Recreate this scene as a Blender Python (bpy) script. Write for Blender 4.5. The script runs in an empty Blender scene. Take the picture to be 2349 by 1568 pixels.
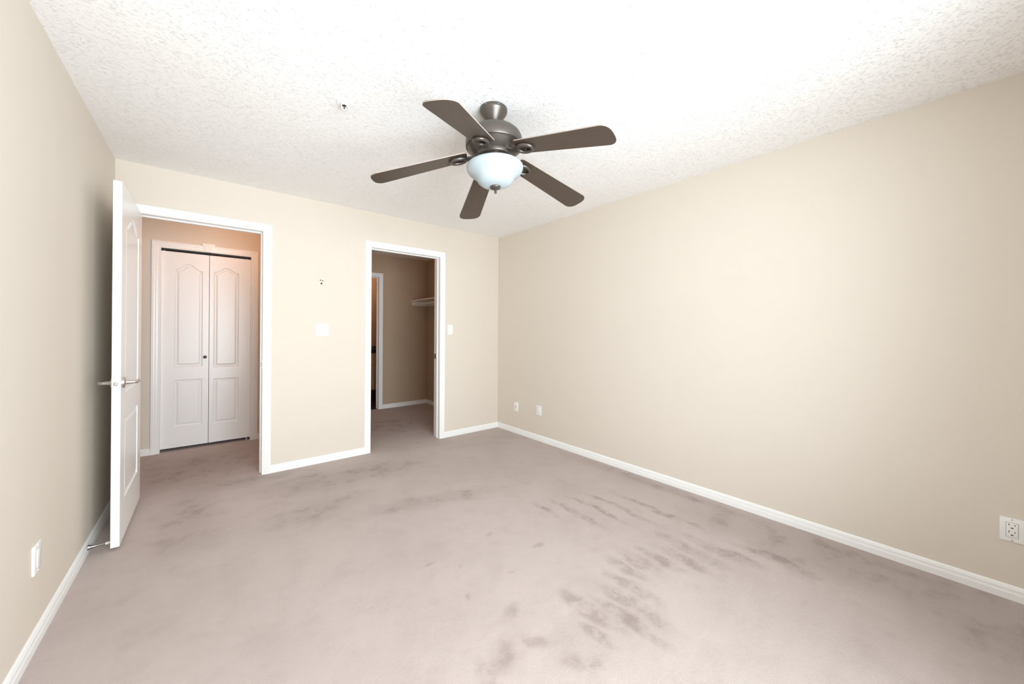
import bpy, bmesh, math, random
from mathutils import Vector, Matrix

# ------------------------------------------------------------------ camera, world, lights, exposure
S = bpy.context.scene
COL = S.collection
random.seed(4)
D, XL, XR, CEIL = 3.7177, -0.5119, 2.8381, 2.40      # back wall, left wall, right wall, ceiling
YF = -0.62                                          # window wall behind the camera
WT = 0.118                                          # wall thickness
YH = 4.975                                          # far hall wall
YC = 5.705                                          # far wall of the walk-in closet

cam = bpy.data.cameras.new('camera')
cam.sensor_fit = 'HORIZONTAL'; cam.sensor_width = 36.0
cam.lens = 12.8847; cam.shift_y = -0.01122; cam.clip_start = 0.02
co = bpy.data.objects.new('camera', cam); COL.objects.link(co)
F = Vector((0.63661, 0.77118, 0.00311)); R = Vector((0.77116, -0.63662, 0.00496)); U = Vector((-0.00581, 0.00076, 0.99998))
m = Matrix((R, U, -F)).transposed().to_4x4(); m.translation = (0, 0, 1.2124)
co.matrix_world = m
S.camera = co

S.view_settings.view_transform = 'Standard'
S.view_settings.look = 'None'
S.view_settings.gamma = 1.0
S.view_settings.use_curve_mapping = False
S.view_settings.exposure = 0.13
try:
    S.cycles.use_denoising = True
    S.cycles.max_bounces = 11
    S.cycles.diffuse_bounces = 9
    S.cycles.adaptive_threshold = 0.015
    S.cycles.sample_clamp_indirect = 8.0
    S.cycles.caustics_reflective = False
    S.cycles.caustics_refractive = False
except Exception:
    pass

w = bpy.data.worlds.new('sky'); S.world = w; w.use_nodes = True
bg = w.node_tree.nodes['Background']; bg.inputs['Color'].default_value = (0.85, 0.93, 1.0, 1); bg.inputs['Strength'].default_value = 1.6


def area(name, loc, direction, sx, sy, power, color, spread=180):
    l = bpy.data.lights.new(name, 'AREA'); l.shape = 'RECTANGLE'; l.size = sx; l.size_y = sy
    l.energy = power; l.color = color; l.spread = math.radians(spread)
    o = bpy.data.objects.new(name, l); COL.objects.link(o)
    o.location = loc
    o.rotation_euler = Vector(direction).to_track_quat('-Z', 'Y').to_euler()
    return o


def lamp(name, loc, power, color, radius):
    l = bpy.data.lights.new(name, 'POINT'); l.energy = power; l.color = color; l.shadow_soft_size = radius
    o = bpy.data.objects.new(name, l); COL.objects.link(o); o.location = loc
    return o


# added fill lamp, aimed up to bounce off the ceiling near the camera
area('bounce_fill', (0.35, -0.15, 1.55), (0.25, 0.35, 1), 0.25, 0.25, 5.5, (0.90, 0.965, 1.0), 150)
# daylight coming in through the wide window behind the camera
WX0, WX1, WZ0, WZ1 = -0.10, 1.60, 0.30, 2.12
area('daylight', ((WX0 + WX1) / 2, YF - 0.14, (WZ0 + WZ1) / 2), (0, 1, 0.16), WX1 - WX0, WZ1 - WZ0, 95, (0.86, 0.945, 1.0), 142)
lamp('hall_light', (0.20, 4.25, 2.28), 6.0, (1.0, 0.50, 0.25), 0.09)
lamp('closet_light', (1.75, 4.6, 2.28), 2.0, (1.0, 0.44, 0.17), 0.08)
lamp('bathroom_light', (2.0, 6.3, 2.25), 5.0, (1.0, 0.66, 0.40), 0.10)

# ------------------------------------------------------------------ materials


def new_mat(name):
    m = bpy.data.materials.new(name); m.use_nodes = True
    nt = m.node_tree
    return m, nt, nt.nodes['Principled BSDF']


def node(nt, t, **kw):
    n = nt.nodes.new(t)
    for k, v in kw.items():
        if k in n.inputs.keys():
            n.inputs[k].default_value = v
        else:
            setattr(n, k, v)
    return n


def simple(name, col, rough=0.5, metal=0.0, bump=0.0, bscale=200.0, var=0.0, spec=0.5):
    m, nt, b = new_mat(name)
    b.inputs['Base Color'].default_value = (*col, 1); b.inputs['Roughness'].default_value = rough
    b.inputs['Metallic'].default_value = metal; b.inputs['Specular IOR Level'].default_value = spec
    tc = node(nt, 'ShaderNodeTexCoord')
    if bump:
        n = node(nt, 'ShaderNodeTexNoise', Scale=bscale, Detail=4.0)
        nt.links.new(tc.outputs['Object'], n.inputs['Vector'])
        bp = node(nt, 'ShaderNodeBump', Strength=bump, Distance=0.002)
        nt.links.new(n.outputs['Fac'], bp.inputs['Height']); nt.links.new(bp.outputs['Normal'], b.inputs['Normal'])
    if var:
        n = node(nt, 'ShaderNodeTexNoise', Scale=3.0, Detail=5.0)
        nt.links.new(tc.outputs['Object'], n.inputs['Vector'])
        mx = node(nt, 'ShaderNodeMix', data_type='RGBA')
        mx.inputs[6].default_value = (*[c * (1 - var) for c in col], 1); mx.inputs[7].default_value = (*[min(1, c * (1 + var)) for c in col], 1)
        nt.links.new(n.outputs['Fac'], mx.inputs[0]); nt.links.new(mx.outputs[2], b.inputs['Base Color'])
    return m


M = {}
M['wall'] = simple('wall_paint', (0.695, 0.635, 0.557), 0.62, bump=0.06, bscale=260, var=0.012, spec=0.3)
M['closetwall_shade'] = simple('wall_paint_closet_shade', (0.47, 0.365, 0.265), 0.62, bump=0.06, bscale=260, var=0.012, spec=0.3)  # bedroom wall beige darkened, the closet's dimness put into the colour
M['trim'] = simple('white_trim_paint', (0.87, 0.87, 0.865), 0.32, bump=0.02, bscale=60)
M['door'] = simple('white_door_paint', (0.86, 0.86, 0.855), 0.30, bump=0.03, bscale=90)
M['plastic'] = simple('white_plastic', (0.86, 0.86, 0.85), 0.28, var=0.005)
M['slot'] = simple('dark_slot', (0.012, 0.011, 0.010), 0.7, bump=0.02)
M['gap'] = simple('plate_gap_grey', (0.45, 0.45, 0.44), 0.5, bump=0.02)
M['nickel'] = simple('satin_nickel', (0.62, 0.60, 0.57), 0.26, 1.0, bump=0.01, bscale=400)
M['chrome'] = simple('door_stop_metal', (0.40, 0.39, 0.38), 0.22, 1.0, bump=0.01)
M['rubber'] = simple('white_rubber', (0.80, 0.74, 0.70), 0.6, bump=0.02)
M['bronze'] = simple('fan_brushed_bronze', (0.125, 0.108, 0.095), 0.36, 0.7, bump=0.02, bscale=500, var=0.05)
M['track'] = simple('black_track_metal', (0.01, 0.01, 0.01), 0.5, 0.3, bump=0.02)
M['cream'] = simple('fan_neck_nickel', (0.55, 0.52, 0.47), 0.35, 0.6, bump=0.02)
M['shelf'] = simple('white_shelf_melamine', (0.80, 0.76, 0.72), 0.4, bump=0.02)
M['vanity'] = simple('tan_vanity_laminate', (0.62, 0.44, 0.28), 0.4, bump=0.02, var=0.05)
M['darktop'] = simple('dark_vanity_top', (0.02, 0.013, 0.012), 0.25, bump=0.02)
M['tile'] = simple('dark_bathroom_floor', (0.05, 0.028, 0.024), 0.35, bump=0.02, var=0.2)
M['mahogany'] = simple('dark_red_wood', (0.10, 0.018, 0.010), 0.4, bump=0.02)
M['towel'] = simple('bathroom_panel_tan', (0.55, 0.36, 0.24), 0.5, bump=0.02)
M['porcelain'] = simple('white_porcelain', (0.82, 0.78, 0.76), 0.15, bump=0.01)
M['redbulb'] = simple('dark_sprinkler_bulb', (0.04, 0.025, 0.02), 0.3, bump=0.01)


def ceiling_mat():
    m, nt, b = new_mat('stippled_ceiling_plaster')
    b.inputs['Base Color'].default_value = (0.90, 0.90, 0.895, 1); b.inputs['Roughness'].default_value = 0.85
    b.inputs['Specular IOR Level'].default_value = 0.2
    tc = node(nt, 'ShaderNodeTexCoord')
    warp = node(nt, 'ShaderNodeTexNoise', Scale=22.0, Detail=3.0)
    nt.links.new(tc.outputs['Object'], warp.inputs['Vector'])
    add = node(nt, 'ShaderNodeMixRGB', blend_type='ADD'); add.inputs[0].default_value = 0.06
    nt.links.new(tc.outputs['Object'], add.inputs[1]); nt.links.new(warp.outputs['Color'], add.inputs[2])
    n1 = node(nt, 'ShaderNodeTexNoise', Scale=62.0, Detail=5.0, Roughness=0.62)
    nt.links.new(add.outputs[0], n1.inputs['Vector'])
    v = node(nt, 'ShaderNodeTexVoronoi', Scale=48.0, feature='DISTANCE_TO_EDGE')
    nt.links.new(add.outputs[0], v.inputs['Vector'])
    r1 = node(nt, 'ShaderNodeMapRange'); r1.inputs[1].default_value = 0.53; r1.inputs[2].default_value = 0.63
    nt.links.new(n1.outputs['Fac'], r1.inputs[0])
    r2 = node(nt, 'ShaderNodeMapRange'); r2.inputs[1].default_value = 0.0; r2.inputs[2].default_value = 0.18
    nt.links.new(v.outputs['Distance'], r2.inputs[0])
    mu = node(nt, 'ShaderNodeMath', operation='MULTIPLY')
    nt.links.new(r1.outputs[0], mu.inputs[0]); nt.links.new(r2.outputs[0], mu.inputs[1])
    bp = node(nt, 'ShaderNodeBump', Strength=0.55, Distance=0.005)
    nt.links.new(mu.outputs[0], bp.inputs['Height']); nt.links.new(bp.outputs['Normal'], b.inputs['Normal'])
    return m


M['ceil'] = ceiling_mat()


def carpet_mat():
    m, nt, b = new_mat('mauve_beige_carpet')
    L = nt.links
    b.inputs['Roughness'].default_value = 0.95; b.inputs['Specular IOR Level'].default_value = 0.1
    b.inputs['Sheen Weight'].default_value = 0.15; b.inputs['Sheen Roughness'].default_value = 0.6
    tc = node(nt, 'ShaderNodeTexCoord')
    P = tc.outputs['Object']

    def noise(scale, detail=4.0, rough=0.55, vec=None):
        n = node(nt, 'ShaderNodeTexNoise', Scale=scale, Detail=detail, Roughness=rough)
        L.new(vec or P, n.inputs['Vector']); return n

    def rng(sock, a, bb, c=0.0, d=1.0):
        r = node(nt, 'ShaderNodeMapRange', interpolation_type='SMOOTHSTEP')
        for i, v in zip((1, 2, 3, 4), (a, bb, c, d)): r.inputs[i].default_value = v
        L.new(sock, r.inputs[0]); return r.outputs[0]

    def math2(op, a, bb):
        n = node(nt, 'ShaderNodeMath', operation=op)
        for i, v in ((0, a), (1, bb)):
            if isinstance(v, (int, float)): n.inputs[i].default_value = v
            else: L.new(v, n.inputs[i])
        return n.outputs[0]

    wn = noise(4.2, 4.0, 0.55)
    wsub = node(nt, 'ShaderNodeVectorMath', operation='SUBTRACT'); wsub.inputs[1].default_value = (0.5, 0.5, 0.5)
    L.new(wn.outputs['Color'], wsub.inputs[0])
    wsc = node(nt, 'ShaderNodeVectorMath', operation='SCALE'); wsc.inputs['Scale'].default_value = 0.15
    L.new(wsub.outputs[0], wsc.inputs[0])
    wadd = node(nt, 'ShaderNodeVectorMath', operation='ADD'); L.new(P, wadd.inputs[0]); L.new(wsc.outputs[0], wadd.inputs[1])
    W = wadd.outputs[0]

    def blob(x, y, rx, ry, ang=0.0, soft=0.6):
        mp = node(nt, 'ShaderNodeMapping', vector_type='TEXTURE')
        mp.inputs['Location'].default_value = (x, y, 0); mp.inputs['Rotation'].default_value = (0, 0, math.radians(ang))
        mp.inputs['Scale'].default_value = (rx, ry, 1)
        L.new(W, mp.inputs['Vector'])
        ln = node(nt, 'ShaderNodeVectorMath', operation='LENGTH'); L.new(mp.outputs[0], ln.inputs[0])
        return rng(ln.outputs['Value'], 1.0 - soft, 1.0 + soft * 0.4, 1.0, 0.0)

    def union(socks):
        s = socks[0]
        for t in socks[1:]: s = math2('MAXIMUM', s, t)
        return s

    # nap brushed the dark way: strokes left by a vacuum cleaner, parallel to the right wall, and trodden patches
    strokes = [(1.86, 1.02, .045, .17), (1.76, 1.10, .05, .13), (1.66, 1.06, .045, .16), (1.97, .93, .05, .20), (2.08, .95, .05, .22),
               (1.55, .98, .05, .17), (1.46, .92, .05, .19), (2.20, .85, .05, .20), (1.90, 1.62, .03, .26), (2.05, 1.55, .03, .30),
               (2.20, 1.50, .03, .34), (2.36, 1.30, .035, .34), (1.78, 1.78, .03, .16), (2.34, .62, .05, .22),
               (1.28, 1.02, .06, .19), (1.36, .88, .05, .20), (1.20, .90, .03, .10)]
    st = union([blob(x, y, rx, ry, 0, .55) for x, y, rx, ry in strokes])
    patches = [(.88, 1.08, .12, .07, 20), (.78, 1.05, .09, .05, 60), (.98, 1.06, .10, .04, -40), (1.07, .87, .11, .05, -30),
               (1.00, 1.22, .08, .035, 30), (1.00, 1.60, .024, .014, 30), (1.18, 1.43, .020, .012, -20), (.92, 1.42, .03, .015, 50),
               (1.45, 1.52, .05, .025, 10), (1.30, 1.78, .03, .02, 0), (.90, 1.75, .025, .015, 0)]
    pt = math2('MULTIPLY', union([blob(*q, .8) for q in patches]), 0.8)
    br = noise(24.0, 5.0, 0.7)
    brk = rng(noise(11.0, 6.0, 0.65).outputs['Fac'], 0.40, 0.60)
    d1 = math2('MULTIPLY', union([st, pt]), math2('ADD', math2('MULTIPLY', brk, 0.75), 0.28))
    soil_falloff = union([blob(2.62, .35, .30, .85, 4, .7), blob(2.45, -.25, .35, .6, 0, .8), blob(2.74, 1.4, .07, 1.2, 0, .8)])  # soil and nap, with light falloff by the right wall painted in as well
    mottle = rng(noise(6.5, 6.0, 0.62).outputs['Fac'], 0.46, 0.72)
    d2 = math2('MULTIPLY', soil_falloff, math2('ADD', math2('MULTIPLY', mottle, 0.6), 0.5))
    # vacuum boundary; beyond it, darker pile with light falloff toward the doors painted in
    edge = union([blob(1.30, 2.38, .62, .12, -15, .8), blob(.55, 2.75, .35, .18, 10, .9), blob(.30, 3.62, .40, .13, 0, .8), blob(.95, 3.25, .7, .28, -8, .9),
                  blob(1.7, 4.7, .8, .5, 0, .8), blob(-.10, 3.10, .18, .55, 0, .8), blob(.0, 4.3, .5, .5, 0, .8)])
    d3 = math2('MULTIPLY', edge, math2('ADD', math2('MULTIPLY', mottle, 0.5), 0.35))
    cloud = rng(noise(1.7, 6.0, 0.6).outputs['Fac'], 0.40, 0.70)
    fine = noise(330.0, 3.0, 0.7)
    tot = math2('ADD', math2('MULTIPLY', d1, 0.52), math2('MULTIPLY', d2, 0.50))
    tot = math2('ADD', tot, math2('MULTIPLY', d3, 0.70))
    tot = math2('ADD', tot, math2('MULTIPLY', cloud, 0.17))
    tot = math2('ADD', tot, math2('MULTIPLY', mottle, 0.14))
    tot = math2('ADD', tot, math2('MULTIPLY', rng(fine.outputs['Fac'], 0.3, 0.7), 0.16))
    mx = node(nt, 'ShaderNodeMix', data_type='RGBA', clamp_factor=True)
    mx.inputs[6].default_value = (0.545, 0.464, 0.436, 1); mx.inputs[7].default_value = (0.275, 0.217, 0.192, 1)
    L.new(tot, mx.inputs[0]); L.new(mx.outputs[2], b.inputs['Base Color'])
    h = math2('ADD', math2('MULTIPLY', fine.outputs['Fac'], 1.5), math2('MULTIPLY', noise(120.0, 3.0).outputs['Fac'], 0.45))
    h = math2('ADD', h, math2('MULTIPLY', noise(14.0, 3.0).outputs['Fac'], 1.6))
    bp = node(nt, 'ShaderNodeBump', Strength=0.55, Distance=0.005)
    L.new(h, bp.inputs['Height']); L.new(bp.outputs['Normal'], b.inputs['Normal'])
    return m


M['carpet'] = carpet_mat()


def wood_mat():
    m, nt, b = new_mat('dark_walnut_blade')
    L = nt.links
    tc = node(nt, 'ShaderNodeTexCoord'); mp = node(nt, 'ShaderNodeMapping'); mp.inputs['Scale'].default_value = (3.0, 60.0, 20.0)
    L.new(tc.outputs['Object'], mp.inputs['Vector'])
    n = node(nt, 'ShaderNodeTexNoise', Scale=2.0, Detail=6.0, Roughness=0.6); L.new(mp.outputs[0], n.inputs['Vector'])
    mx = node(nt, 'ShaderNodeMix', data_type='RGBA')
    mx.inputs[6].default_value = (0.046, 0.031, 0.022, 1); mx.inputs[7].default_value = (0.088, 0.063, 0.046, 1)
    L.new(n.outputs['Fac'], mx.inputs[0]); L.new(mx.outputs[2], b.inputs['Base Color'])
    b.inputs['Roughness'].default_value = 0.42; b.inputs['Specular IOR Level'].default_value = 0.6
    return m


M['blade'] = wood_mat()
M['bladeedge'] = simple('pale_blade_edge', (0.34, 0.285, 0.25), 0.4, bump=0.02)


def glass_mat():
    m, nt, b = new_mat('frosted_white_glass')
    L = nt.links
    b.inputs['Base Color'].default_value = (0.86, 0.91, 0.92, 1); b.inputs['Roughness'].default_value = 0.30
    tc = node(nt, 'ShaderNodeTexCoord')
    n = node(nt, 'ShaderNodeTexNoise', Scale=9.0, Detail=3.0); L.new(tc.outputs['Object'], n.inputs['Vector'])
    mx = node(nt, 'ShaderNodeMix', data_type='RGBA')
    mx.inputs[6].default_value = (0.47, 0.57, 0.61, 1); mx.inputs[7].default_value = (0.60, 0.67, 0.70, 1)
    L.new(n.outputs['Fac'], mx.inputs[0]); L.new(mx.outputs[2], b.inputs['Base Color'])
    tr = node(nt, 'ShaderNodeBsdfTranslucent'); tr.inputs['Color'].default_value = (0.90, 0.94, 0.95, 1)
    ms = node(nt, 'ShaderNodeMixShader'); ms.inputs[0].default_value = 0.25
    L.new(b.outputs[0], ms.inputs[1]); L.new(tr.outputs[0], ms.inputs[2])
    L.new(ms.outputs[0], nt.nodes['Material Output'].inputs['Surface'])
    return m


M['glass'] = glass_mat()

# ------------------------------------------------------------------ mesh helpers


def link(name, bm, mat, parent=None, mw=None, smooth=None):
    me = bpy.data.meshes.new(name)
    bmesh.ops.recalc_face_normals(bm, faces=bm.faces)
    bm.to_mesh(me); bm.free()
    o = bpy.data.objects.new(name, me); COL.objects.link(o)
    for mt in (mat if isinstance(mat, (list, tuple)) else [mat]): me.materials.append(M[mt])
    if mw is not None: o.matrix_basis = mw
    if parent is not None: o.parent = parent
    if smooth:
        for f in me.polygons: f.use_smooth = True
        if smooth != 'all':
            bm2 = bmesh.new(); bm2.from_mesh(me)
            for e in bm2.edges:
                if len(e.link_faces) == 2 and e.calc_face_angle(0) > math.radians(smooth): e.smooth = False
            bm2.to_mesh(me); bm2.free()
    return o


def tag(o, label, cat=None, group=None, kind=None):
    o['label'] = label
    if cat: o['category'] = cat
    if group: o['group'] = group
    if kind: o['kind'] = kind
    return o


def empty(name, mw):
    o = bpy.data.objects.new(name, None); COL.objects.link(o); o.empty_display_size = 0.05
    o.matrix_basis = mw if isinstance(mw, Matrix) else Matrix.Translation(mw)
    return o


def add_box(bm, x0, x1, y0, y1, z0, z1, bevel=0.0, seg=2):
    r = bmesh.ops.create_cube(bm, size=1.0)
    bmesh.ops.scale(bm, verts=r['verts'], vec=(x1 - x0, y1 - y0, z1 - z0))
    bmesh.ops.translate(bm, verts=r['verts'], vec=((x0 + x1) / 2, (y0 + y1) / 2, (z0 + z1) / 2))
    if bevel:
        es = list({e for v in r['verts'] for e in v.link_edges})
        bmesh.ops.bevel(bm, geom=es, offset=bevel, segments=seg, affect='EDGES', profile=0.5)


def box(name, mat, b, parent=None, bevel=0.0, mw=None):
    bm = bmesh.new(); add_box(bm, *b, bevel=bevel)
    return link(name, bm, mat, parent, mw, smooth=40 if bevel else None)


def add_lathe(bm, prof, n=48, mat=Matrix.Identity(4)):
    """prof = (radius, height) from one end to the other about local z."""
    rings = []
    for r, z in prof:
        if r < 1e-6:
            rings.append([bm.verts.new(mat @ Vector((0, 0, z)))])
        else:
            rings.append([bm.verts.new(mat @ Vector((r * math.cos(2 * math.pi * k / n), r * math.sin(2 * math.pi * k / n), z))) for k in range(n)])
    for a, b in zip(rings, rings[1:]):
        for k in range(n):
            va = [a[k], a[(k + 1) % n]] if len(a) > 1 else [a[0]]
            vb = [b[(k + 1) % n], b[k]] if len(b) > 1 else [b[0]]
            f = va + vb
            if len(f) > 2: bm.faces.new(f)


def add_tube(bm, pts, rad, n=12, closed=False):
    pts = [Vector(p) for p in pts]
    rings = []; N = len(pts)
    for i, p in enumerate(pts):
        a = pts[(i - 1) % N] if (closed or i > 0) else p
        b = pts[(i + 1) % N] if (closed or i < N - 1) else p
        t = (b - a).normalized()
        ref = Vector((0, 0, 1)) if abs(t.z) < 0.9 else Vector((1, 0, 0))
        u = t.cross(ref).normalized(); v = t.cross(u)
        rr = rad[i] if isinstance(rad, (list, tuple)) else rad
        rings.append([bm.verts.new(p + rr * (u * math.cos(2 * math.pi * k / n) + v * math.sin(2 * math.pi * k / n))) for k in range(n)])
    pairs = list(zip(rings, rings[1:])) + ([(rings[-1], rings[0])] if closed else [])
    for a, b in pairs:
        for k in range(n): bm.faces.new([a[k], a[(k + 1) % n], b[(k + 1) % n], b[k]])
    if not closed:
        bm.faces.new(rings[0]); bm.faces.new(rings[-1][::-1])


def frame_of(x0, x1, ztop, yface, ydir, prof):
    """Door casing swept round an opening in a wall y = yface: prof = (offset out from the opening edge, depth off the wall)."""
    bm = bmesh.new(); strips = []
    for a, d in prof:
        y = yface + ydir * d
        strips.append([bm.verts.new(v) for v in ((x0 - a, y, 0), (x0 - a, y, ztop + a), (x1 + a, y, ztop + a), (x1 + a, y, 0))])
    strips.append(strips[0])
    for s, t in zip(strips, strips[1:]):
        for k in range(3): bm.faces.new([s[k], s[k + 1], t[k + 1], t[k]])
    return bm


CASING = [(0.0, 0.0), (0.0, 0.007), (0.004, 0.009), (0.010, 0.009), (0.013, 0.0075), (0.016, 0.011), (0.030, 0.013), (0.033, 0.0115), (0.036, 0.014),
          (0.047, 0.0155), (0.050, 0.0135), (0.053, 0.016), (0.060, 0.016), (0.062, 0.013), (0.062, 0.0)]
PLAIN = [(0.0, 0.0), (0.0, 0.009), (0.004, 0.011), (0.052, 0.015), (0.060, 0.015), (0.062, 0.012), (0.062, 0.0)]
BASE = [(0.0, 0.0), (0.013, 0.0), (0.013, 0.030), (0.0115, 0.033), (0.0115, 0.036), (0.0105, 0.038), (0.0105, 0.050), (0.0085, 0.053), (0.0085, 0.056),
        (0.006, 0.061), (0.003, 0.064), (0.0, 0.064)]


def add_base(bm, a, b, nrm, m0=0, m1=0):
    """Baseboard from a to b along a wall whose inward normal is nrm; m0 / m1 = 1 mitres an inside corner at that end."""
    a = Vector((*a, 0)); b = Vector((*b, 0)); t = (b - a).normalized(); n = Vector((*nrm, 0))
    A = [bm.verts.new(a + n * d + t * (d * m0) + Vector((0, 0, z))) for d, z in BASE]
    B = [bm.verts.new(b + n * d - t * (d * m1) + Vector((0, 0, z))) for d, z in BASE]
    for k in range(len(BASE)):
        j = (k + 1) % len(BASE)
        bm.faces.new([A[k], A[j], B[j], B[k]])
    bm.faces.new(A); bm.faces.new(B[::-1])


def baseboard(name, runs, label):
    bm = bmesh.new()
    for r in runs: add_base(bm, *r)
    return tag(link(name, bm, 'trim'), label, 'baseboard', kind='structure')


def struct(name, boxes, mat, label, cat='wall'):
    bm = bmesh.new()
    for b in boxes: add_box(bm, *b)
    return tag(link(name, bm, mat), label, cat, kind='structure')


# ------------------------------------------------------------------ room shell
A0, A1, AZ = -0.412, 0.345, 2.047        # bedroom doorway
B0, B1, BZ = 1.243, 2.008, 2.047         # closet doorway
H0, H1, HZ = -0.371, 0.352, 2.022        # bifold closet opening in the hall
T0, T1, TZ = 1.27, 2.026, 2.047          # bathroom doorway
PX0, PX1 = 1.02, 1.12                    # partition between hall and walk-in closet

struct('floor', [(-1.9, XR + .1, YF - .1, YC + .02, -.1, 0)], 'carpet', 'mauve beige wall-to-wall carpet with vacuum strokes and worn patches', 'floor')
struct('floor_bathroom', [(0.9, XR + .1, YC + .02, 7.2, -.1, -.004)], 'tile', 'dark bathroom floor seen through the far doorway', 'floor')
struct('ceiling', [(-1.9, XR + .1, YF - .1, 7.2, CEIL, CEIL + .1)], 'ceil', 'white stippled plaster ceiling over the bedroom', 'ceiling')
struct('wall_back', [(XL, A0 - .018, D, D + WT, 0, CEIL), (A0 - .018, A1 + .018, D, D + WT, AZ + .018, CEIL), (A1 + .018, B0 - .018, D, D + WT, 0, CEIL),
                     (B0 - .018, B1 + .018, D, D + WT, BZ + .018, CEIL), (B1 + .018, XR, D, D + WT, 0, CEIL)], 'wall',
       'beige far wall of the bedroom with two door openings')
struct('wall_left', [(XL - .12, XL, YF - .1, D + WT, 0, CEIL)], 'wall', 'beige wall along the left, behind the open door')
struct('wall_right', [(XR, XR + .1, YF - .1, D + WT, 0, CEIL)], 'wall', 'long plain beige wall along the right')
struct('wall_front', [(XL, WX0, YF - .12, YF, 0, CEIL), (WX1, XR, YF - .12, YF, 0, CEIL), (WX0, WX1, YF - .12, YF, 0, WZ0), (WX0, WX1, YF - .12, YF, WZ1, CEIL)],
       'wall', 'beige window wall behind the camera')
struct('wall_hall', [(-1.9, H0 - .018, YH, YH + .1, 0, CEIL), (H1 + .018, PX0, YH, YH + .1, 0, CEIL), (H0 - .018, H1 + .018, YH, YH + .1, HZ + .018, CEIL),
                     (-1.0, -.9, YH + .1, YC, 0, CEIL), (-1.0, PX0, YC, YC + .1, 0, CEIL), (-1.9, -1.8, D + WT, YH, 0, CEIL), (-1.8, XL - .12, D + .02, D + WT, 0, CEIL)],
       'wall', 'beige hall wall around the white bifold doors')
struct('wall_partition', [(PX0, PX1, D + WT, YC, 0, CEIL)], 'wall', 'beige partition between the hall and the walk-in closet')
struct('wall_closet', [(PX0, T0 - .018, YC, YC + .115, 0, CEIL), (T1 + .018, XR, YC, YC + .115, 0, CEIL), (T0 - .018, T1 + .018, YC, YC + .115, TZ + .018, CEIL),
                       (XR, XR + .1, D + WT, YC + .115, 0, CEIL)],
       'closetwall_shade', 'beige far wall inside the walk-in closet')
struct('wall_bathroom', [(0.9, XR, 7.0, 7.1, 0, CEIL), (0.9, 1.0, YC + .115, 7.0, 0, CEIL), (XR, XR + .1, YC + .115, 7.1, 0, CEIL)], 'wall', 'bathroom wall glimpsed past the closet')

# window behind the camera
win = tag(empty('window_1', ((WX0 + WX1) / 2, YF - .06, WZ0)), 'wide white-framed window behind the camera', 'window', kind='structure')
bm = bmesh.new()
cx = (WX0 + WX1) / 2; hw = (WX1 - WX0) / 2; hh = WZ1 - WZ0
for b in ((-hw, -hw + .05, -.05, .05, 0, hh), (hw - .05, hw, -.05, .05, 0, hh), (-hw, hw, -.05, .05, 0, .05), (-hw, hw, -.05, .05, hh - .05, hh), (-.02, .02, -.03, .03, 0, hh)):
    add_box(bm, *b)
link('window_frame', bm, 'trim', win)

# baseboards
baseboard('baseboard_back', [((A1 + .062, D), (B0 - .062, D), (0, -1), 0, 0), ((B1 + .062, D), (XR, D), (0, -1), 0, 1)], 'white baseboard along the far bedroom wall')
baseboard('baseboard_right', [((XR, D), (XR, YF), (-1, 0), 1, 1)], 'white baseboard along the right wall')
baseboard('baseboard_left', [((XL, YF), (XL, D), (1, 0), 1, 1)], 'white ridged baseboard along the left wall')
baseboard('baseboard_hall', [((-1.8, YH), (H0 - .062, YH), (0, -1), 0, 0), ((H1 + .062, YH), (PX0, YH), (0, -1), 0, 1)], 'white baseboard beside the bifold doors in the hall')
baseboard('baseboard_closet', [((T1 + .062, YC), (XR, YC), (0, -1), 0, 1), ((XR, YC), (XR, D + WT), (-1, 0), 1, 0)], 'white baseboard in the corner of the walk-in closet')

# ------------------------------------------------------------------ door frames


def jamb(x0, x1, zt, y0, y1, stop0, stop1):
    t = .018
    bm = bmesh.new()
    add_box(bm, x0 - t, x0, y0, y1, 0, zt + t); add_box(bm, x1, x1 + t, y0, y1, 0, zt + t); add_box(bm, x0, x1, y0, y1, zt, zt + t)
    bs = bmesh.new(); s = .011
    add_box(bs, x0, x0 + s, stop0, stop1, 0, zt, .002); add_box(bs, x1 - s, x1, stop0, stop1, 0, zt, .002); add_box(bs, x0 + s, x1 - s, stop0, stop1, zt - s, zt, .002)
    return bm, bs


def door_frame(name, label, x0, x1, zt, prof, stop, strike=None, back=True):
    root = tag(empty(name, ((x0 + x1) / 2, D, 0)), label, 'door frame', kind='structure')
    inv = Matrix.Translation((-(x0 + x1) / 2, -D, 0))
    b1, b2 = jamb(x0, x1, zt, D, D + WT, D + stop[0], D + stop[1])
    link('jamb', b1, 'trim', root, inv); link('stop', b2, 'trim', root, inv, smooth=40)
    g = .004
    link('casing', frame_of(x0 - g + .004, x1 + g - .004, zt, D, -1, prof), 'trim', root, inv)
    if back: link('casing', frame_of(x0, x1, zt, D + WT, 1, prof), 'trim', root, inv)
    if strike:
        ys, z = strike
        st = box('strike_plate', 'nickel', (x1 - .0015, x1 + .001, D + ys - .014, D + ys + .014, z - .03, z + .03), root, mw=inv)
        st['label'] = 'metal strike plate on the jamb'
        h = box('latch_hole', 'slot', (x1 - .0025, x1, D + ys - .005, D + ys + .011, z - .018, z + .018), st)
    return root


door_frame('trim_1', 'white moulded frame of the bedroom doorway, top left', A0, A1, AZ, CASING, (.050, .085), (.030, .925))
door_frame('trim_2', 'white frame of the walk-in closet doorway', B0, B1, BZ, PLAIN, (.040, .070), (.102, .925))

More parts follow.
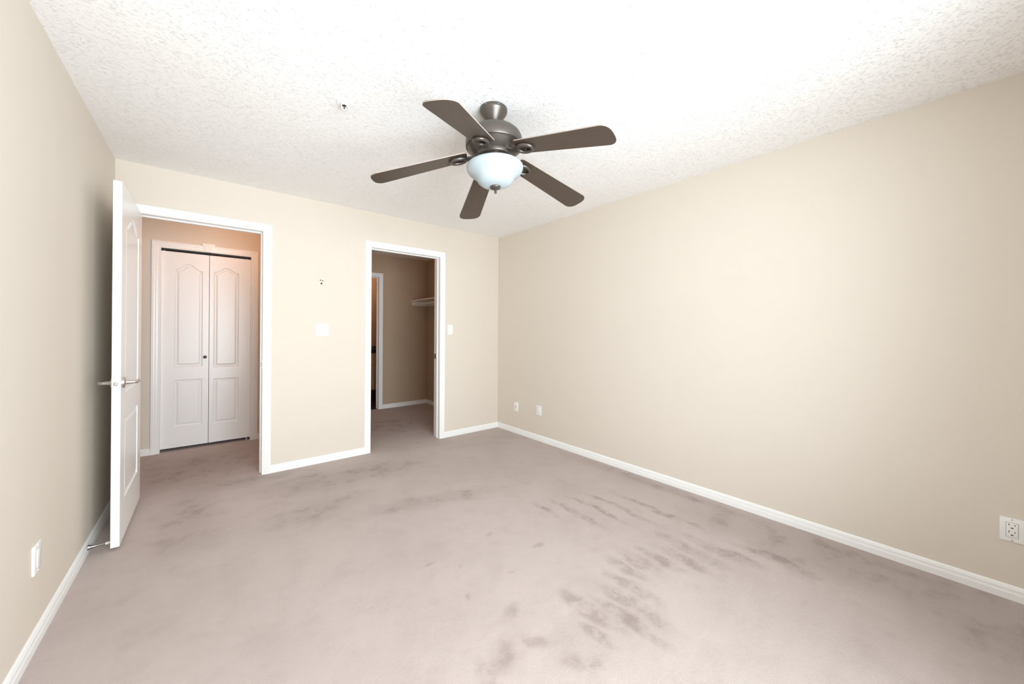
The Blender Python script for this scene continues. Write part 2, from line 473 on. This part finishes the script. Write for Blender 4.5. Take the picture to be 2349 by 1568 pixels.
# bathroom doorway
root = tag(empty('trim_4', ((T0 + T1) / 2, YC, 0)), 'white frame of the bathroom doorway inside the closet', 'door frame', kind='structure')
inv = Matrix.Translation((-(T0 + T1) / 2, -YC, 0))
b1, b2 = jamb(T0, T1, TZ, YC, YC + .115, YC + .05, YC + .08)
link('jamb', b1, 'trim', root, inv); link('stop', b2, 'trim', root, inv, smooth=40)
link('casing', frame_of(T0, T1, TZ, YC, -1, PLAIN), 'trim', root, inv)

# hall closet frame with keystone
root = tag(empty('trim_3', ((H0 + H1) / 2, YH, 0)), 'white frame with keystone round the bifold doors in the hall', 'door frame', kind='structure')
inv = Matrix.Translation((-(H0 + H1) / 2, -YH, 0))
bm = bmesh.new(); t = .018
add_box(bm, H0 - t, H0, YH, YH + .1, 0, HZ + t); add_box(bm, H1, H1 + t, YH, YH + .1, 0, HZ + t); add_box(bm, H0, H1, YH, YH + .1, HZ, HZ + t)
link('jamb', bm, 'trim', root, inv)
link('casing', frame_of(H0, H1, HZ, YH, -1, [(a * 1.08, d) for a, d in CASING]), 'trim', root, inv)
bm = bmesh.new()
kx = -.011


def keystone(bm, wt, wb, z0, z1, y0, y1):
    vs = []
    for y in (y0, y1):
        for x, z in ((-wb, z0), (wb, z0), (wt, z1), (-wt, z1)): vs.append(bm.verts.new((kx + x, y, z)))
    for f in ((0, 1, 2, 3), (7, 6, 5, 4), (0, 4, 5, 1), (1, 5, 6, 2), (2, 6, 7, 3), (3, 7, 4, 0)): bm.faces.new([vs[i] for i in f])


keystone(bm, .056, .024, 2.022, 2.108, YH - .022, YH)
keystone(bm, .044, .017, 2.034, 2.100, YH - .027, YH - .022)
k = link('keystone', bm, 'trim', root, inv); k['label'] = 'tapered keystone block on the head of the frame'
bm = bmesh.new()
add_box(bm, H0, H1, YH + .018, YH + .050, HZ - .016, HZ)
link('door_track', bm, 'track', root, inv)['label'] = 'black metal door track under the head'

# ------------------------------------------------------------------ panelled doors


def arch_outline(x0, x1, z0, z1, rise, n=20):
    """Panel outline, anticlockwise: straight below, cathedral arch of the given rise on top."""
    pts = [(x0, z0), (x1, z0), (x1, z1)]
    if rise:
        w = x1 - x0
        for k in range(1, n):
            t = k / n
            u = min(1.0, max(0.0, (t - .07) / .86))
            s = 0.5 - 0.5 * math.cos(2 * math.pi * u)          # bell: flat shoulders, round crown
            pts.append((x1 - w * t, z1 + rise * s ** 0.92))
    pts.append((x0, z1))
    return pts


def inset(pts, d):
    n = len(pts); out = []
    for i in range(n):
        a, p, b = Vector(pts[i - 1]), Vector(pts[i]), Vector(pts[(i + 1) % n])
        e1, e2 = (p - a).normalized(), (b - p).normalized()
        n1, n2 = Vector((-e1.y, e1.x)), Vector((-e2.y, e2.x))
        bis = (n1 + n2).normalized(); c = max(0.35, bis.dot(n1))
        q = p + bis * (d / c); out.append((q.x, q.y))
    return out


MOULD = [(0.0, 0.0), (0.005, 0.006), (0.012, 0.0085), (0.019, 0.0085), (0.032, 0.0025), (0.036, 0.0020)]


def panelled(wd, z0, z1, th, panels, both=False):
    """Leaf in the local xz plane, visible face at y = 0 looking -y; body goes to y = th."""
    bm = bmesh.new()

    def side(y, sgn):
        outer = [bm.verts.new(v) for v in ((0, y, z0), (wd, y, z0), (wd, y, z1), (0, y, z1))]
        es = [bm.edges.new((outer[i], outer[(i + 1) % 4])) for i in range(4)]
        for pan in panels:
            o = arch_outline(*pan); prev = None
            for d, dep in MOULD:
                ring = [bm.verts.new((x, y + sgn * dep, z)) for x, z in (inset(o, d) if d else o)]
                if prev is None:
                    es += [bm.edges.new((ring[i], ring[(i + 1) % len(ring)])) for i in range(len(ring))]
                else:
                    for i in range(len(ring)):
                        j = (i + 1) % len(ring); bm.faces.new([prev[i], prev[j], ring[j], ring[i]])
                prev = ring
            bm.faces.new(prev)
        bmesh.ops.triangle_fill(bm, edges=es, use_beauty=True, use_dissolve=False)
        return outer

    f = side(0.0, 1)
    if both:
        b = side(th, -1)
    else:
        b = [bm.verts.new(v) for v in ((0, th, z0), (wd, th, z0), (wd, th, z1), (0, th, z1))]
        bm.faces.new(b[::-1])
    for i in range(4):
        j = (i + 1) % 4; bm.faces.new([f[i], f[j], b[j], b[i]])
    return bm


# bedroom door, standing open at right angles along the left wall; local x runs from the free edge to the hinges
DX, DY0, DY1, DTH = -0.376, 2.937, 3.702, 0.035
dw = DY1 - DY0
# local x -> world +y, local y -> world -x
dm = Matrix.Translation((DX, DY0, 0)) @ Matrix(((0, -1, 0, 0), (1, 0, 0, 0), (0, 0, 1, 0), (0, 0, 0, 1)))
door = tag(empty('door_1', dm), 'open white panelled bedroom door standing along the left wall', 'door', kind='structure')
link('door_leaf', panelled(dw, .018, 2.032, DTH, [(.135, dw - .135, .85, 1.835, .075), (.135, dw - .135, .24, .70, 0)], both=True), 'door', door)
HZ_ = 0.915


def lever(side):
    """side -1 = room side (local -y), +1 = wall side."""
    y0 = 0.0 if side < 0 else DTH
    h = empty('lever_handle', Matrix.Translation((.062, y0, HZ_))); h.parent = door
    bm = bmesh.new()
    rot = Matrix.Rotation(math.radians(90 if side < 0 else -90), 4, 'X')
    add_lathe(bm, [(0, 0), (.031, 0), (.031, .004), (.029, .009), (.014, .010), (.011, .014), (.010, .040), (0, .040)], 32, rot)
    pts = [(0, side * .036, 0), (0.0, side * .048, 0), (.006, side * .054, 0), (.03, side * .056, 0), (.075, side * .055, -.001), (.112, side * .052, -.001)]
    add_tube(bm, pts, [.009, .0095, .010, .0100, .0095, .0085], 14)
    o = link('lever_handle', bm, 'nickel', door, Matrix.Translation((.062, y0, HZ_)), smooth=50)
    bpy.data.objects.remove(h)
    o['label'] = 'satin nickel lever handle on a round rose'
    return o


lever(-1); lever(1)
bm = bmesh.new()
rot = Matrix.Rotation(math.radians(-90), 4, 'Y')
add_lathe(bm, [(0, 0), (.0125, 0), (.0125, .0015), (.0075, .002), (.0075, .006), (.005, .009), (0, .009)], 24, rot)
link('latch', bm, 'nickel', door, Matrix.Translation((.001, DTH / 2, HZ_)), smooth=50)['label'] = 'round metal latch in the door edge'
for z in (.25, 1.02, 1.80):
    bm = bmesh.new(); add_lathe(bm, [(0, -.045), (.006, -.045), (.006, .045), (0, .045)], 16)
    link('hinge', bm, 'nickel', door, Matrix.Translation((dw + .005, DTH + .004, z)), smooth=50)

# bifold doors in the hall
BY = 5.002
bif = tag(empty('door_2', (0, BY, 0)), 'closed white bifold closet doors with arched panels in the hall', 'door', kind='structure')
lw0, lw1, rw0, rw1 = -.3705, -.005, -.001, .3515
L1 = link('door_leaf', panelled(lw1 - lw0, .030, 1.998, .032, [(.098, lw1 - lw0 - .050, .838, 1.825, .062), (.098, lw1 - lw0 - .050, .236, .708, 0)]), 'door', bif, Matrix.Translation((lw0, 0, 0)))
L1['label'] = 'left leaf of the bifold doors, with the small knob'
L2 = link('door_leaf', panelled(rw1 - rw0, .030, 1.998, .032, [(.034, rw1 - rw0 - .104, .822, 1.832, .050), (.034, rw1 - rw0 - .104, .224, .700, 0)]), 'door', bif, Matrix.Translation((rw0, 0, 0)))
L2['label'] = 'right leaf of the bifold doors'
bm = bmesh.new()
add_lathe(bm, [(0, 0), (.009, 0), (.008, .010), (.012, .014), (.0155, .020), (.0150, .026), (.009, .031), (0, .032)], 28, Matrix.Rotation(math.radians(90), 4, 'X'))
link('knob', bm, 'bronze', L1, Matrix.Translation((-.034 - lw0, 0, .932)), smooth=50)['label'] = 'small round dark metal knob'
for lf, x in ((L1, .02), (L2, rw1 - rw0 - .03)):
    bm = bmesh.new(); add_lathe(bm, [(0, 1.998), (.005, 1.998), (.005, 2.015), (0, 2.015)], 12)
    link('pivot_pin', bm, 'shelf', lf, Matrix.Translation((x, .016, 0)))
bm = bmesh.new(); add_lathe(bm, [(0, 0), (.005, 0), (.005, .03), (0, .03)], 12)
link('pivot_pin', bm, 'shelf', L2, Matrix.Translation((rw1 - rw0 - .03, .016, 0)))

# ------------------------------------------------------------------ plates on the walls


def wall_m(loc, face):
    """Local frame of a plate: x to the right along the wall as one faces it, y into the wall, z up."""
    return Matrix.Translation(loc) @ Matrix.Rotation({'back': 0, 'right': -math.pi / 2, 'left': math.pi / 2}[face], 4, 'Z')


def plate(bmat, root, w, h, t=.0055):
    bm = bmesh.new(); add_box(bm, -w / 2, w / 2, -t, 0, -h / 2, h / 2, .0022, 3)
    return link('cover_plate', bm, bmat, root, smooth=40)


def rocker(root, x, t=.0055, tilt=1, top=True):
    r = box('rocker_surround', 'gap', (x - .0178, x + .0178, -t - .0004, -t + .002, -.0345, .0345), root)
    bm = bmesh.new()
    vs = []
    for xx in (x - .0165, x + .0165):
        vs.append([bm.verts.new(v) for v in ((xx, -t, -.033), (xx, -t - (.0015 if tilt > 0 else .0055), -.033), (xx, -t - .0028, 0.0), (xx, -t - (.0055 if tilt > 0 else .0015), .033), (xx, -t, .033))])
    for i in range(5):
        j = (i + 1) % 5; bm.faces.new([vs[0][i], vs[0][j], vs[1][j], vs[1][i]])
    bm.faces.new(vs[0]); bm.faces.new(vs[1][::-1])
    return link('rocker', bm, 'plastic', root)


def screw(root, x, z, t=.0055, mat='plastic'):
    bm = bmesh.new()
    add_lathe(bm, [(.0032, 0), (.0032, .0008), (.002, .0012), (0, .0012)], 16, Matrix.Translation((x, -t, z)) @ Matrix.Rotation(math.radians(90), 4, 'X'))
    return link('screw', bm, mat, root)


sw = tag(empty('light_switch', wall_m((.7985, D, 1.220), 'back')), 'white double light switch between the two doorways', 'light switch')
plate('plastic', sw, .114, .113); rocker(sw, -.023, tilt=-1); rocker(sw, .023)
for x in (-.023, .023):
    for z in (-.048, .048): screw(sw, x, z)
sw = tag(empty('light_switch', wall_m((2.143, D, 1.230), 'back')), 'white single light switch right of the closet doorway', 'light switch')
plate('plastic', sw, .066, .112); rocker(sw, 0)
for z in (-.048, .048): screw(sw, 0, z)


def slots(root, z, t, sc=1.0):
    for x, hgt in ((-.0085 * sc, .0085), (.0075 * sc, .0068)):
        box('slot', 'slot', (x - .0011, x + .0011, -t - .0004, -t + .002, z + .002, z + .002 + hgt), root)
    box('slot', 'slot', (-.0036, .0036, -t - .0004, -t + .002, z - .0105, z - .0062), root)


ol = tag(empty('wall_outlet', wall_m((XR, -.164, .317), 'right')), 'white wall outlet with dark sockets, at the right edge of the photo', 'wall outlet')
plate('plastic', ol, .070, .108)
box('socket_gap', 'gap', (-.0182, .0182, -.0060, -.004, -.0345, .0345), ol)
so = box('socket_face', 'plastic', (-.0165, .0162, -.0072, -.004, -.033, .033), ol, bevel=.0008)
slots(so, .018, .0072); slots(so, -.014, .0072)
for z in (-.047, .047): screw(ol, 0, z, mat='gap')

ol = tag(empty('wall_outlet', wall_m((XR, 2.958, .336), 'right')), 'white outlet on the right wall, second plate from the far corner', 'wall outlet')
plate('plastic', ol, .078, .108)
box('socket_gap', 'gap', (-.0178, .0178, -.0059, -.004, -.0345, .0345), ol)
so = box('socket_face', 'plastic', (-.0165, .0165, -.0072, -.004, -.033, .033), ol, bevel=.0008)
for z in (-.047, .047): screw(ol, 0, z)

ol = tag(empty('cable_plate', wall_m((XR, 3.349, .315), 'right')), 'white cable outlet plate nearest the far corner, with one small dark jack', 'wall plate')
plate('plastic', ol, .074, .108)
bm = bmesh.new(); add_lathe(bm, [(.0055, 0), (.0055, .004), (.0040, .0045), (.0040, .009), (0, .009)], 16, Matrix.Translation((0, -.0055, 0)) @ Matrix.Rotation(math.radians(90), 4, 'X'))
link('jack', bm, 'chrome', ol)
for z in (-.042, .042): screw(ol, 0, z)

ol = tag(empty('wall_plate', wall_m((XL, 2.252, .334), 'left')), 'white cover plate low on the left wall', 'wall plate')
plate('plastic', ol, .078, .110, .008)
box('insert_gap', 'gap', (-.0178, .0178, -.0084, -.006, -.0345, .0345), ol)
box('insert', 'plastic', (-.0160, .0165, -.0105, -.006, -.033, .033), ol, bevel=.001)
for z in (-.048, .048): screw(ol, 0, z, .008)

# three small holes left in the wall
for (x, z, r), lab in zip(((.7835, 1.676, .0045), (.8005, 1.672, .0045), (.7925, 1.646, .0068)),
                          ('small dark screw hole above the double switch, upper left one', 'small dark screw hole above the double switch, upper right one', 'larger dark screw hole above the double switch, lowest of three')):
    bm = bmesh.new()
    add_lathe(bm, [(r * 1.15, 0), (r * 1.1, .0010), (r, .0012), (r * .8, .0004), (0, .0003)], 16, Matrix.Rotation(math.radians(90), 4, 'X'))
    tag(link('screw_hole', bm, 'slot', None, Matrix.Translation((x, D, z))), lab, 'screw hole', 'screw holes above the double switch')

# door stop on the left baseboard
p0 = Vector((XL + .0125, 2.985, .034)); p1 = Vector((XL + .094, 2.985, .034))
ds = tag(empty('door_stop', p0), 'metal door stop with white rubber tip on the left baseboard', 'door stop')
rot = Matrix.Rotation(math.radians(90), 4, 'Y')
bm = bmesh.new()
add_lathe(bm, [(0, 0), (.0135, 0), (.0130, .004), (.0095, .012), (.0065, .022), (.0050, .034), (.0046, .066), (0, .066)], 24, rot)
link('rod', bm, 'chrome', ds, smooth=50)
bm = bmesh.new()
add_lathe(bm, [(0, .064), (.0065, .064), (.0072, .068), (.0068, .078), (.0050, .082), (0, .082)], 24, rot)
link('tip', bm, 'rubber', ds, smooth=50)['label'] = 'white rubber tip'

# ------------------------------------------------------------------ sprinkler on the ceiling
sp = tag(empty('fire_sprinkler', (.535, 2.028, CEIL)), 'small white fire sprinkler on the ceiling, left of the fan', 'sprinkler')
bm = bmesh.new()
add_lathe(bm, [(.031, 0), (.037, -.001), (.0375, -.004), (.034, -.0075), (.026, -.006), (.0185, -.003), (.0185, -.012), (.0165, -.016), (.0115, -.017), (.0115, -.006), (0, -.006)], 40)
link('escutcheon', bm, 'plastic', sp, smooth=45)
bm = bmesh.new()
for s in (-1, 1): add_tube(bm, [(s * .0125, 0, -.012), (s * .0135, 0, -.022), (s * .010, 0, -.034), (s * .003, 0, -.041)], [.0032, .003, .0028, .0028], 8)
add_lathe(bm, [(0, -.038), (.0045, -.038), (.0050, -.044), (0, -.044)], 12)
rz = Matrix.Rotation(math.radians(-35), 4, 'Z')
link('frame', bm, 'plastic', sp, rz, smooth=50)
bm = bmesh.new()
add_lathe(bm, [(0, -.0435), (.0115, -.0435), (.0125, -.045), (0, -.046)], 20)
link('deflector', bm, 'rubber', sp)
bm = bmesh.new(); add_lathe(bm, [(0, -.008), (.003, -.011), (.0022, -.018), (.0022, -.034), (.0035, -.039), (0, -.040)], 12)
add_box(bm, -.0105, .0105, -.0035, .0035, -.019, -.013)
link('bulb', bm, 'redbulb', sp, rz)

# ------------------------------------------------------------------ closet shelf and bathroom beyond
SX, SY0, SY1 = 2.545, 4.00, YC
sh = tag(empty('closet_shelf', (XR, YC, 1.70)), 'white closet shelf with hanging rod on the right closet wall', 'shelf')
inv = Matrix.Translation((-XR, -YC, -1.70))
link('board', (lambda b: (add_box(b, SX, XR, SY0, SY1, 1.697, 1.716, .002), b)[1])(bmesh.new()), 'shelf', sh, inv)
bm = bmesh.new(); add_box(bm, SX + .03, XR, SY1 - .018, SY1, 1.632, 1.697)
link('end_cleat', bm, 'shelf', sh, inv)
bm = bmesh.new(); add_box(bm, XR - .018, XR, SY0, SY1 - .018, 1.632, 1.697)
link('wall_cleat', bm, 'shelf', sh, inv)
bm = bmesh.new(); add_tube(bm, [(SX + .045, SY0, 1.644), (SX + .045, SY1 - .018, 1.644)], .0105, 16)
link('rod', bm, 'shelf', sh, inv, smooth=50)['label'] = 'pale round hanging rod'

va = tag(empty('bathroom_vanity', (2.1, 6.62, 0)), 'tan bathroom vanity with dark counter through the far doorway', 'vanity')
inv = Matrix.Translation((-2.1, -6.62, 0))
bm = bmesh.new(); add_box(bm, 1.5, 2.83, 6.45, 6.99, .19, .83); link('cabinet', bm, 'vanity', va, inv)
bm = bmesh.new(); add_box(bm, 1.55, 2.83, 6.52, 6.99, -.004, .19); link('base', bm, 'tile', va, inv)
for k in range(3):
    x = 1.52 + k * .44
    bm = bmesh.new(); add_box(bm, x, x + .42, 6.432, 6.45, .63, .815, .004); link('drawer', bm, 'vanity', va, inv)
    bm = bmesh.new(); add_box(bm, x, x + .42, 6.432, 6.45, .21, .615, .004); link('door', bm, 'vanity', va, inv)
bm = bmesh.new(); add_box(bm, 1.48, 2.83, 6.41, 6.99, .83, .865, .004); link('countertop', bm, 'darktop', va, inv)['label'] = 'dark countertop'
mi = tag(empty('bathroom_cabinet', (2.2, 6.99, 1.5)), 'tan wall cabinet with dark edge above the bathroom vanity', 'cabinet')
inv = Matrix.Translation((-2.2, -6.99, -1.5))
bm = bmesh.new(); add_box(bm, 1.7, 2.75, 6.80, 6.999, .93, 2.2); link('body', bm, 'mahogany', mi, inv)
bm = bmesh.new(); add_box(bm, 1.7, 2.165, 6.775, 6.80, .93, 2.2, .003); link('door', bm, 'towel', mi, inv)
bm = bmesh.new(); add_box(bm, 2.20, 2.75, 6.775, 6.80, .93, 2.2, .003); link('door', bm, 'towel', mi, inv)

# ------------------------------------------------------------------ ceiling fan
FX, FY = 1.1662, 1.5766
tilt = Matrix.Rotation(-math.atan(0.0558), 4, 'X')          # the fan hangs a little crooked on its ball joint
PIV = 2.33
fan = tag(empty('ceiling_fan', (FX, FY, CEIL)), 'dark bronze ceiling fan with five blades and a white glass bowl light', 'ceiling fan')
TF = Matrix.Translation((0, 0, PIV - CEIL)) @ tilt          # body frame: origin at the ball joint, heights negative downward

bm = bmesh.new()
add_lathe(bm, [(0, 0), (.073, 0), (.0735, -.014), (.0715, -.0195), (.068, -.025), (.0535, -.047), (.0400, -.067), (.037, -.0715), (.0345, -.0715), (.032, -.067), (.029, -.05), (0, -.045)], 64)
can = link('canopy', bm, 'bronze', fan, smooth=45)
for a in (200, 255, 310):
    bm = bmesh.new()
    r = math.radians(a)
    add_lathe(bm, [(0, 0), (.003, 0), (.003, .0015), (0, .002)], 10, Matrix.Translation((.0735 * math.cos(r), .0735 * math.sin(r), -.008)) @ Matrix.Rotation(r, 4, 'Z') @ Matrix.Rotation(math.radians(90), 4, 'Y'))
    link('canopy_screw', bm, 'nickel', can)
bm = bmesh.new()
add_lathe(bm, [(0, .028), (.015, .026), (.025, .015), (.0275, .003), (.024, -.010), (.016, -.018), (.013, -.022), (.013, -.06), (0, -.06)], 40)
link('downrod', bm, 'track', fan, TF, smooth=50)['label'] = 'black ball joint and rod'
bm = bmesh.new()
add_lathe(bm, [(0, -.020), (.028, -.020), (.034, -.024), (.060, -.030), (.095, -.043), (.123, -.058), (.142, -.076), (.1495, -.092), (.152, -.108), (.152, -.134),
               (.149, -.140), (.146, -.141), (.140, -.146), (.128, -.158), (.112, -.170), (.100, -.178), (.0965, -.180), (.0965, -.190), (.092, -.196), (.060, -.197), (0, -.197)], 96)
link('motor_housing', bm, 'bronze', fan, TF, smooth=35)
bm = bmesh.new()
add_lathe(bm, [(0, -.197), (.044, -.197), (.046, -.199), (.046, -.222), (.048, -.224), (.048, -.236), (.120, -.243), (.125, -.247), (.040, -.250), (0, -.250)], 64)
link('light_fitter', bm, 'cream', fan, TF, smooth=35)
bm = bmesh.new()
prof = [(.1395, -.2450), (.1480, -.2440), (.1505, -.2475), (.1500, -.2560), (.1465, -.2650), (.1400, -.2740), (.1310, -.2810), (.1210, -.2875), (.1120, -.2945), (.1045, -.3030),
        (.0980, -.3140), (.0910, -.3250), (.0805, -.3350), (.0650, -.3430), (.0450, -.3480), (.0200, -.3505), (.006, -.351)]
inn = [(max(r - .004, .006), z + .004) for r, z in prof[2:]][::-1]
add_lathe(bm, prof + inn, 96)
link('glass_bowl', bm, 'glass', fan, TF, smooth=70)['label'] = 'white frosted glass bowl shade'
bm = bmesh.new()
add_lathe(bm, [(0, -.346), (.012, -.346), (.0275, -.3505), (.0285, -.3535), (.026, -.358), (.018, -.363), (.009, -.3665), (.0055, -.369), (.0055, -.374), (.0075, -.3765), (.0075, -.382), (.005, -.386), (0, -.387)], 40)
link('finial', bm, 'bronze', fan, TF, smooth=50)

PHI, DROOP, PITCH, RT = -1.2969, math.atan(0.229), 0.1243, 0.664


def blade_bm():
    bm = bmesh.new()
    r0, r1 = .150, RT
    def half(x): return (.1165 + (.1455 - .1165) * (x - .2) / .45) / 2
    out = []
    hr = half(r0)
    cr = .020
    for k in range(7):
        a = math.pi + math.pi / 2 * k / 6
        out.append((r0 + cr + cr * math.cos(a), -hr + cr + cr * math.sin(a)))
    out.append((r0 + .25, -half(r0 + .25)))
    ht = half(r1)
    for k in range(33):
        a = -math.pi / 2 + math.pi * k / 32
        u = math.sin(a)
        out.append((r1 - .046 + .046 * (max(0.0, 1 - abs(u) ** 3.0)) ** 0.5, ht * u))
    out.append((r0 + .25, half(r0 + .25)))
    for k in range(7):
        a = math.pi / 2 + math.pi / 2 * k / 6
        out.append((r0 + cr + cr * math.cos(a), hr - cr + cr * math.sin(a)))
    t = .0055
    a = [bm.verts.new((x, y, -t / 2)) for x, y in out]; b = [bm.verts.new((x, y, t / 2)) for x, y in out]
    bm.faces.new(a[::-1]); bm.faces.new(b)
    n = len(out)
    for i in range(n):
        f = bm.faces.new([a[i], a[(i + 1) % n], b[(i + 1) % n], b[i]]); f.material_index = 1
    return bm


def iron_bm():
    """Curved arm from the motor's underside out to an oval loop screwed under the blade (blade underside at z = -.003)."""
    bm = bmesh.new()
    # flat forked arm: cross-sections along x
    sec = [(.060, .034, -.004, .016), (.085, .031, -.006, .017), (.108, .024, -.012, .017), (.128, .019, -.016, .016), (.148, .021, -.015, .014), (.166, .027, -.012, .010)]
    rings = []
    for x, hw, z, t in sec:
        rings.append([bm.verts.new(v) for v in ((x, -hw, z - t * .2), (x, -hw * .6, z - t * .5), (x, hw * .6, z - t * .5), (x, hw, z - t * .2), (x, hw * .8, z + t * .5), (x, -hw * .8, z + t * .5))])
    for p, q in zip(rings, rings[1:]):
        for i in range(6): bm.faces.new([p[i], p[(i + 1) % 6], q[(i + 1) % 6], q[i]])
    bm.faces.new(rings[0]); bm.faces.new(rings[-1][::-1])
    loop = [(.200 + .041 * math.cos(a), .031 * math.sin(a), -.0125 + .002 * math.cos(a)) for a in [2 * math.pi * k / 32 for k in range(32)]]
    add_tube(bm, loop, 0.0095, 10, closed=True)
    for y in (-.020, .020):
        add_lathe(bm, [(.006, -.013), (.007, -.003)], 12, Matrix.Translation((.190, y, 0)))
    return bm


base = TF @ Matrix.Translation((0, 0, 2.1797 - PIV))
blade0 = iron0 = None
for i in range(5):
    mw = base @ Matrix.Rotation(PHI - i * 2 * math.pi / 5, 4, 'Z') @ Matrix.Rotation(DROOP, 4, 'Y') @ Matrix.Rotation(-PITCH, 4, 'X')
    if i == 0:
        blade0 = link('blade', blade_bm(), ['blade', 'bladeedge'], fan, mw)
        iron0 = link('blade_iron', iron_bm(), 'bronze', fan, mw, smooth=50)
    else:
        for src in (blade0, iron0):
            c = src.copy(); COL.objects.link(c); c.parent = fan; c.matrix_basis = mw
